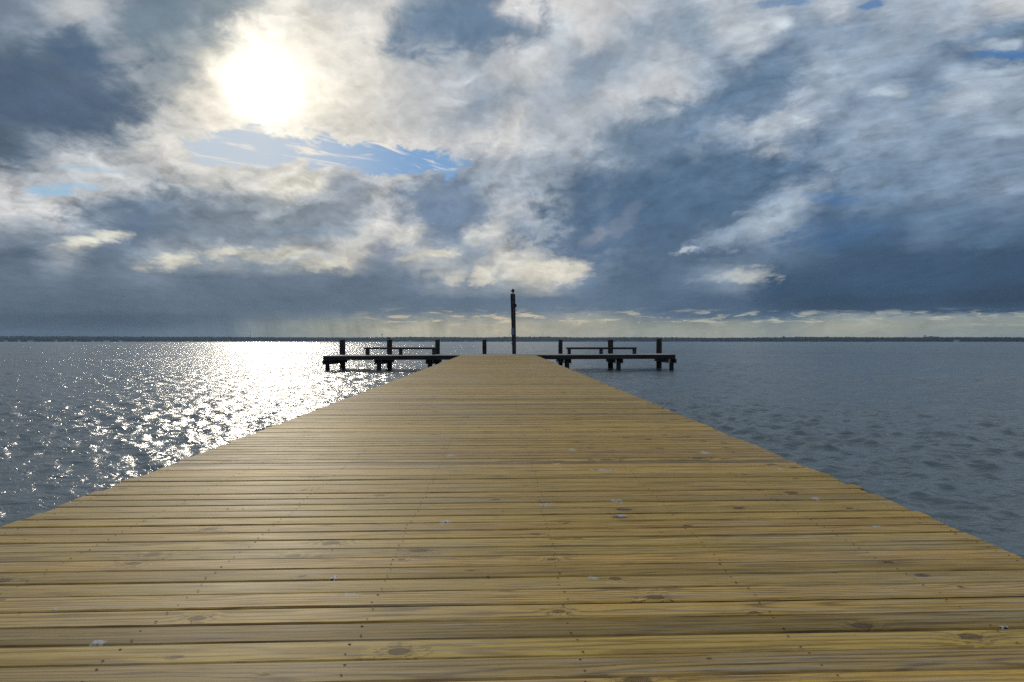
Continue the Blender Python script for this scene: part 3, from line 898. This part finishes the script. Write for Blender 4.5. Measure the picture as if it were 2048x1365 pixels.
# ------------------------------------------------------------------ light pole
def light_pole():
    y = PY1 - .36
    d = ray(1028.5, HOR); k = y / d.y
    bx = d.x * k
    d2 = ray(1025.6, HOR); tx = d2.x * y / d2.y
    base = pz(bx) + .004
    zt = EYE + (HOR - 588.5) / FPX * k
    root = empty('utility_pole', (bx, y, base))
    tag(root, 'tall dark timber pole with grey box and hooded conduit at the walkway end', 'utility pole')
    H = zt - base
    dx = tx - bx
    rd = random.Random(5)
    mb = MB()
    n = 14
    pts = [(dx * (i / n) , 0, -2.4 if i == 0 else H * i / n) for i in range(n + 1)]
    rad = [.137 + (.172 - .137) * (i / n) for i in range(n + 1)]
    pts.append((dx, 0, H + .015)); rad.append(.15)
    mb.loft(pts, rad, 14, True, jit=.05, rnd=rd)
    mb.build('shaft', M['timber'], root, True)
    # conduit on the near face, rising above the head to a hooded cap
    cd = MB()
    cp = []
    for i in range(15):
        t = i / 14
        z = .02 + (H + .12 - .02) * t
        cp.append((dx * t + .01, -(.142 + .036 * t) - .028, z))
    cp = [p for p in cp]
    cd.loft(cp, [.026] * len(cp), 10)
    c = cd.build('conduit', M['metal'], root, True)
    hd = MB()
    top = H + .10
    X, Yy = dx + .01, -.206
    hd.loft([(X, Yy, top - .04), (X, Yy, top + .03), (X, Yy, top + .09), (X - .01, Yy, top + .16), (X - .025, Yy, top + .22), (X - .03, Yy, top + .265)],
            [.045, .062, .122, .112, .058, .012], 12)
    hd.loft([(X - .03, Yy - .01, top + .15), (X - .10, Yy - .02, top + .115), (X - .155, Yy - .02, top + .085)], [.075, .055, .018], 10)
    hd.build('conduit_hood', M['black'], c, True)
    # straps
    for zz in (.9, 1.9, 2.9, 3.7):
        st = MB(); t = zz / H
        st.loft([(dx * t, 0, zz - .02), (dx * t, 0, zz + .02)], [.140 + .036 * t + .012] * 2, 16, True)
        st.build('strap', M['metal'], root, True)
    # control box on the near left side
    zb0 = EYE + (HOR - 670.5) / FPX * y - base; zb1 = EYE + (HOR - 657.0) / FPX * y - base
    bxm = MB()
    bxm.box(-.215, .0, -.285, -.13, zb0, zb1, .012)
    e = bxm.build('control_box', M['box'], root)
    dr = MB(); dr.box(-.200, -.015, -.297, -.2855, zb0 + .03, zb1 - .03, .003)
    dr.build('box_door', M['box'], e)
    # lamp on the right face, two wire clips below the head
    t = .78
    lp = MB()
    zl = EYE + (HOR - 612) / FPX * y - base
    lp.loft([(dx * t + .10, -.10, zl + .14), (dx * t + .16, -.16, zl + .08), (dx * t + .175, -.19, zl - .02), (dx * t + .16, -.20, zl - .11)], [.035, .075, .085, .05], 12)
    lp.build('lamp', M['black'], root, True)
    zc = EYE + (HOR - 607) / FPX * y - base
    for s in (-1, 1):
        cl = MB(); xx = dx * .83 + .01 + s * .055
        cl.loft([(xx, -.19, zc - .07), (xx, -.215, zc), (xx, -.19, zc + .07)], [.016, .018, .016], 8)
        cl.build('wire_clip', M['metal'], root, True)
    ck = MB(); zk = EYE + (HOR - 688) / FPX * y - base
    ck.loft([(-.12, -.06, zk), (-.19, -.08, zk), (-.235, -.09, zk + .012)], [.028, .03, .02], 10)
    ck.build('cleat', M['black'], root, True)


light_pole()

# ------------------------------------------------------------------ bird on the piling
def bird():
    x, y, z, r = tall[1]
    root = empty('bird', (x - .055, y - .02, z + .014))
    tag(root, 'small dark bird hunched on top of a timber piling behind a bench', 'bird')
    mb = MB()
    # tail - body - neck - head, one surface
    mb.loft([(.135, .02, .022), (.095, .015, .045), (.045, .005, .075), (-.005, 0, .098), (-.04, 0, .120), (-.056, -.002, .150), (-.062, -.003, .176), (-.058, -.003, .198), (-.052, 0, .206)],
            [(.014, .006), (.026, .016), (.050, .046), (.058, .060), (.046, .050), (.030, .032), (.029, .029), (.020, .018), (.006, .005)], 12)
    mb.build('body', M['feather'], root, True)
    bk = MB()
    bk.loft([(-.084, -.003, .178), (-.102, -.004, .174), (-.122, -.004, .167)], [.010, .006, .0015], 8)
    bk.build('beak', M['beak'], root, True)
    for s in (-1, 1):
        wg = MB()
        wg.loft([(-.03, s * .044, .110), (.02, s * .056, .092), (.08, s * .040, .058), (.125, s * .018, .034)], [(.012, .026), (.014, .034), (.010, .020), (.003, .006)], 10)
        wg.build('wing', M['feather'], root, True)
        lg = MB()
        lg.loft([(.0, s * .022, .060), (.002, s * .022, .03), (-.002, s * .022, .004), (-.03, s * .026, .002)], [.008, .005, .005, .003], 8)
        lg.build('leg', M['beak'], root, True)


bird()

# ------------------------------------------------------------------ ropes hanging at the shaded pilings
def rope(i, label):
    x, y, zt, r = tall[i]
    fx = front_x[i - 1]
    zb = pz(x) - .30
    rd = random.Random(40 + i)
    mb = MB()
    yn = YE + .5
    # a slack length slung between the two rows beside the beam, with loose loops
    for k in range(4):
        pts = []
        sag = rd.uniform(.05, .2)
        for j in range(15):
            t = j / 14
            xx = x - r - .10 + (fx - .27 - (x - r - .10)) * t - .03 * k
            yy = (y - .2) + (yn - (y - .2)) * t
            pts.append((xx + rd.uniform(-.03, .03), yy, zb - .01 - .05 * k - sag * 4 * t * (1 - t) * rd.uniform(.85, 1.1)))
        mb.loft(pts, [.018] * 15, 7)
    for k in range(3):
        zz = zb - .06 - .05 * k
        pts = [(x + (r + .018) * math.cos(a), y + (r + .018) * math.sin(a), zz + .01 * math.sin(3 * a)) for a in [j * 2 * PI / 18 for j in range(19)]]
        mb.loft(pts, [.017] * 19, 7)
    o = mb.build('mooring_rope', M['rope'], None, True)
    tag(o, label, 'rope', 'old ropes slung under the platform')


rope(4, 'frayed pale rope under the platform beside the walkway, below a slim piling')
rope(5, 'frayed pale rope slung under the platform below the bare topped middle piling')
rope(6, 'frayed pale rope slung under the outer shaded end of the platform')

# ------------------------------------------------------------------ far shore
RS = 3900.0
PROF = [(-500, 9), (0, 9.3), (120, 9.6), (250, 9.5), (400, 9.6), (560, 9.0), (700, 8.8), (780, 9.4), (830, 10.4), (900, 9.8), (960, 9.2), (1040, 10.6), (1090, 10.8),
        (1160, 9.0), (1260, 9.6), (1330, 9.2), (1400, 8.0), (1500, 8.2), (1600, 9.4), (1650, 9.6), (1720, 8.6), (1800, 8.0), (1900, 8.0), (2048, 7.6), (2600, 8)]


def prof(px):
    return float(np.interp(px, [p[0] for p in PROF], [p[1] for p in PROF]))


def shore():
    mb = MB()
    n = 260
    rows = [(-6, -1.5), (0, .6), (14, 2.0), (120, .30), (300, .52), (520, .50), (700, -2.0)]
    for i in range(n + 1):
        px = -420 + (2900) * i / n
        H = prof(px) / FPX * RS
        for (dr, h) in rows:
            z = h if h > .9 or h < 0 else h * H
            if dr == 0: z = .6
            x, y = far(px, RS + dr + 8 * math.sin(px * .013) + 4 * math.sin(px * .051))
            mb.v.append((x, y, z))
    m = len(rows)
    for i in range(n):
        for j in range(m - 1):
            mb.f.append((i * m + j, (i + 1) * m + j, (i + 1) * m + j + 1, i * m + j + 1)); mb.m.append(0)
    o = mb.build('hills', M['hill'], None, True)
    tag(o, kind='structure')
    # wood along the shore: thousands of crowns, each an uneven clump
    rd = random.Random(3)
    ico = []
    import bmesh
    bm = bmesh.new(); bmesh.ops.create_icosphere(bm, subdivisions=2, radius=1)
    iv = [v.co.copy() for v in bm.verts]; ifc = [[v.index for v in f.verts] for f in bm.faces]
    bm.free()
    iv = np.array([tuple(v) for v in iv])
    ifc = np.array(ifc)
    V, F, k = [], [], 0
    for t in range(7000):
        px = rd.uniform(-400, 2450)
        back = rd.random()
        dr = 10 + back * 500
        H = prof(px) / FPX * RS
        g = 2 + min(dr / 300, 1) * .50 * H
        top = H * (1 + .035 * rd.gauss(0, 1))
        th = min(max(top - g, 6), 17) * rd.uniform(.86, 1.02)
        w = rd.uniform(4.5, 9.5)
        x, y = far(px, RS + dr)
        nz = 1 + .28 * (np.sin(iv[:, 0] * 5 + t) * np.sin(iv[:, 1] * 6 + 2 * t) + np.sin(iv[:, 2] * 7 + t * 3) * .6)
        P = iv * nz[:, None] * np.array([w, w, th * .55])
        P += np.array([x, y, g + th * .48])
        V.append(P); F.append(ifc + k); k += len(iv)
    V = np.concatenate(V); F = np.concatenate(F)
    me = bpy.data.meshes.new('woods')
    me.vertices.add(len(V)); me.vertices.foreach_set('co', V.astype(np.float32).ravel())
    me.loops.add(F.size); me.loops.foreach_set('vertex_index', F.astype(np.int32).ravel())
    me.polygons.add(len(F)); me.polygons.foreach_set('loop_start', np.arange(0, F.size, 3, dtype=np.int32))
    me.update(calc_edges=True)
    me.materials.append(M['leaf'])
    o = bpy.data.objects.new('woods', me); C.objects.link(o)
    tag(o, 'hazy dark woods along the low far shore', 'woods', kind='stuff')


shore()


def house(px, wpx, hgt, label, group=None, base=2.5):
    x, y = far(px, RS - 2)
    w = wpx / FPX * RS
    root = empty('house', (x, y, base))
    root.rotation_euler = (0, 0, -math.atan2(x, y))
    tag(root, label, 'house', group)
    b = MB(); b.box(-w / 2, w / 2, -4, 4, -2, hgt)
    wl = b.build('wall', M['wall'], root)
    rf = MB()
    vs = [(-w / 2 - .4, -4.5, hgt + .01), (w / 2 + .4, -4.5, hgt + .01), (w / 2 + .4, 4.5, hgt + .01), (-w / 2 - .4, 4.5, hgt + .01), (-w / 2 - .4, 0, hgt + 2.6), (w / 2 + .4, 0, hgt + 2.6)]
    rf.add(vs, [(0, 1, 5, 4), (2, 3, 4, 5), (0, 4, 3), (1, 2, 5), (0, 3, 2, 1)])
    rf.build('roof', M['roof'], root)


LH = 'pale little house at the foot of far woods under the dark cloud bank'
for (px, w, h) in ((12, 4, 4), (38, 3, 5), (61, 8, 3.5), (112, 4, 6), (151, 3, 4), (186, 5, 4), (213, 9, 4), (241, 7, 3.2)):
    house(px, w, h, LH, 'houses on the far shore under the dark clouds')
house(1913, 8, 5.5, 'pale low house on the far shore near the water tower and flat roofed block')

# flat roofed block
x, y = far(1862, RS + 330)
bt = empty('building', (x, y, 14)); bt.rotation_euler = (0, 0, -math.atan2(x, y))
tag(bt, 'long flat roofed building block rising over the woods beside a water tower', 'building')
b = MB(); b.box(-36, 36, -9, 9, -6, 13.5); b.build('wall', M['tower'], bt)
b = MB(); b.box(-8, 9, -6, 6, 13.52, 16.0); b.build('roof', M['tower'], bt)


def water_tower(px, topy, rr, label, stem):
    x, y = far(px, RS + 320)
    k = (RS + 320) / FPX
    zt = EYE + (HOR - topy) * k
    root = empty('water_tower', (x, y, 12))
    tag(root, label, 'water tower')
    b = MB(); zc = zt - 12
    b.loft([(0, 0, zc - 2.0 * rr), (0, 0, zc - 1.6 * rr), (0, 0, zc - 1.0 * rr), (0, 0, zc - .4 * rr), (0, 0, zc)], [rr * .35, rr * .85, rr, rr * .8, rr * .15], 14)
    b.build('tank', M['tower'], root, True)
    b = MB(); b.loft([(0, 0, -8), (0, 0, zc - 1.98 * rr)], [stem * 1.4, stem], 10)
    b.build('stem', M['tower'], root, True)


water_tower(764, 668.6, 4.2, 'slim water tower with a small bulb on a thin stem, above woods by the bird', .8)
water_tower(1567.5, 673.0, 5.0, 'squat water tower barely above the darkest stretch of far woods', 2.2)
water_tower(1850, 672.2, 3.4, 'small water tower standing against the end of a flat roofed block', 2.0)


def mast(px, topy, label):
    x, y = far(px, RS + 300)
    k = (RS + 300) / FPX
    zt = EYE + (HOR - topy) * k - 10
    root = empty('radio_mast', (x, y, 10))
    tag(root, label, 'radio mast')
    b = MB()
    for a in range(3):
        t = a * 2 * PI / 3
        b.loft([(2.2 * math.cos(t), 2.2 * math.sin(t), -6), (.5 * math.cos(t), .5 * math.sin(t), zt)], [.35, .22], 6)
    for q in range(10):
        z = zt * q / 10
        r_ = 2.2 + (.5 - 2.2) * (z + 6) / (zt + 6)
        for a in range(3):
            t, t2 = a * 2 * PI / 3, (a + 1) * 2 * PI / 3
            b.loft([(r_ * math.cos(t), r_ * math.sin(t), z), (r_ * math.cos(t2), r_ * math.sin(t2), z + zt / 10)], [.16, .16], 5)
    b.build('lattice', M['tower'], root)
    b = MB(); b.loft([(0, 0, zt - .5), (0, 0, zt + 5)], [.28, .12], 6); b.build('antenna', M['tower'], root)


mast(501, 664, 'thin radio mast above the far woods beneath the grey rain shafts')
mast(1085, 667, 'thin radio mast above the far hills just beside the utility pole')

# channel buoy far out
x, y = far(1735, 1350)
bu = empty('buoy', (x, y, 0))
tag(bu, 'tiny dark channel buoy floating far out before the wooded shore', 'buoy')
b = MB(); b.loft([(0, 0, -.6), (0, 0, .3), (0, 0, .5)], [1.0, 1.1, .8], 14); b.build('float', M['buoy'], bu, True)
b = MB(); b.loft([(0, 0, .45), (0, 0, 1.6), (0, 0, 2.1)], [.55, .3, .34], 10); b.build('superstructure', M['buoy'], bu, True)

# ------------------------------------------------------------------ air
def haze():
    mb = MB(); mb.box(-5300, 5300, -5300, 5300, -4.0, 75.0)
    m = bpy.data.materials.new('haze_air'); m.use_nodes = True
    T = NT(m.node_tree); T.n.clear()
    out = T.new('ShaderNodeOutputMaterial')
    pv = T.new('ShaderNodeVolumePrincipled')
    pv.inputs['Color'].default_value = (.55, .76, 1.0, 1)
    pv.inputs['Density'].default_value = 6.5e-5
    pv.inputs['Anisotropy'].default_value = .35
    T.l.new(pv.outputs[0], out.inputs['Volume'])
    o = mb.build('haze', m)
    tag(o, kind='stuff')


HAZE = True
if HAZE: haze()

# ------------------------------------------------------------------ camera
cd = bpy.data.cameras.new('camera')
cd.sensor_width = 36.0
cd.lens = FPX / 2048 * 36.0
cd.clip_start = .05
cd.clip_end = 20000
co = bpy.data.objects.new('camera', cd)
co.location = (0, 0, EYE)
co.rotation_euler = (PI / 2 + math.atan((HOR - 682.5) / FPX), 0, -YAW)
C.objects.link(co)
S.camera = co

S.render.engine = 'CYCLES'
S.cycles.use_denoising = False
try: S.cycles.denoiser = 'OPENIMAGEDENOISE'
except Exception: pass
S.cycles.max_bounces = 6
S.cycles.volume_bounces = 0
S.cycles.sample_clamp_indirect = 6
S.cycles.caustics_reflective = False
S.cycles.caustics_refractive = False
S.view_settings.view_transform = 'Standard'
S.view_settings.look = 'None'
S.view_settings.exposure = 0
S.view_settings.gamma = 1
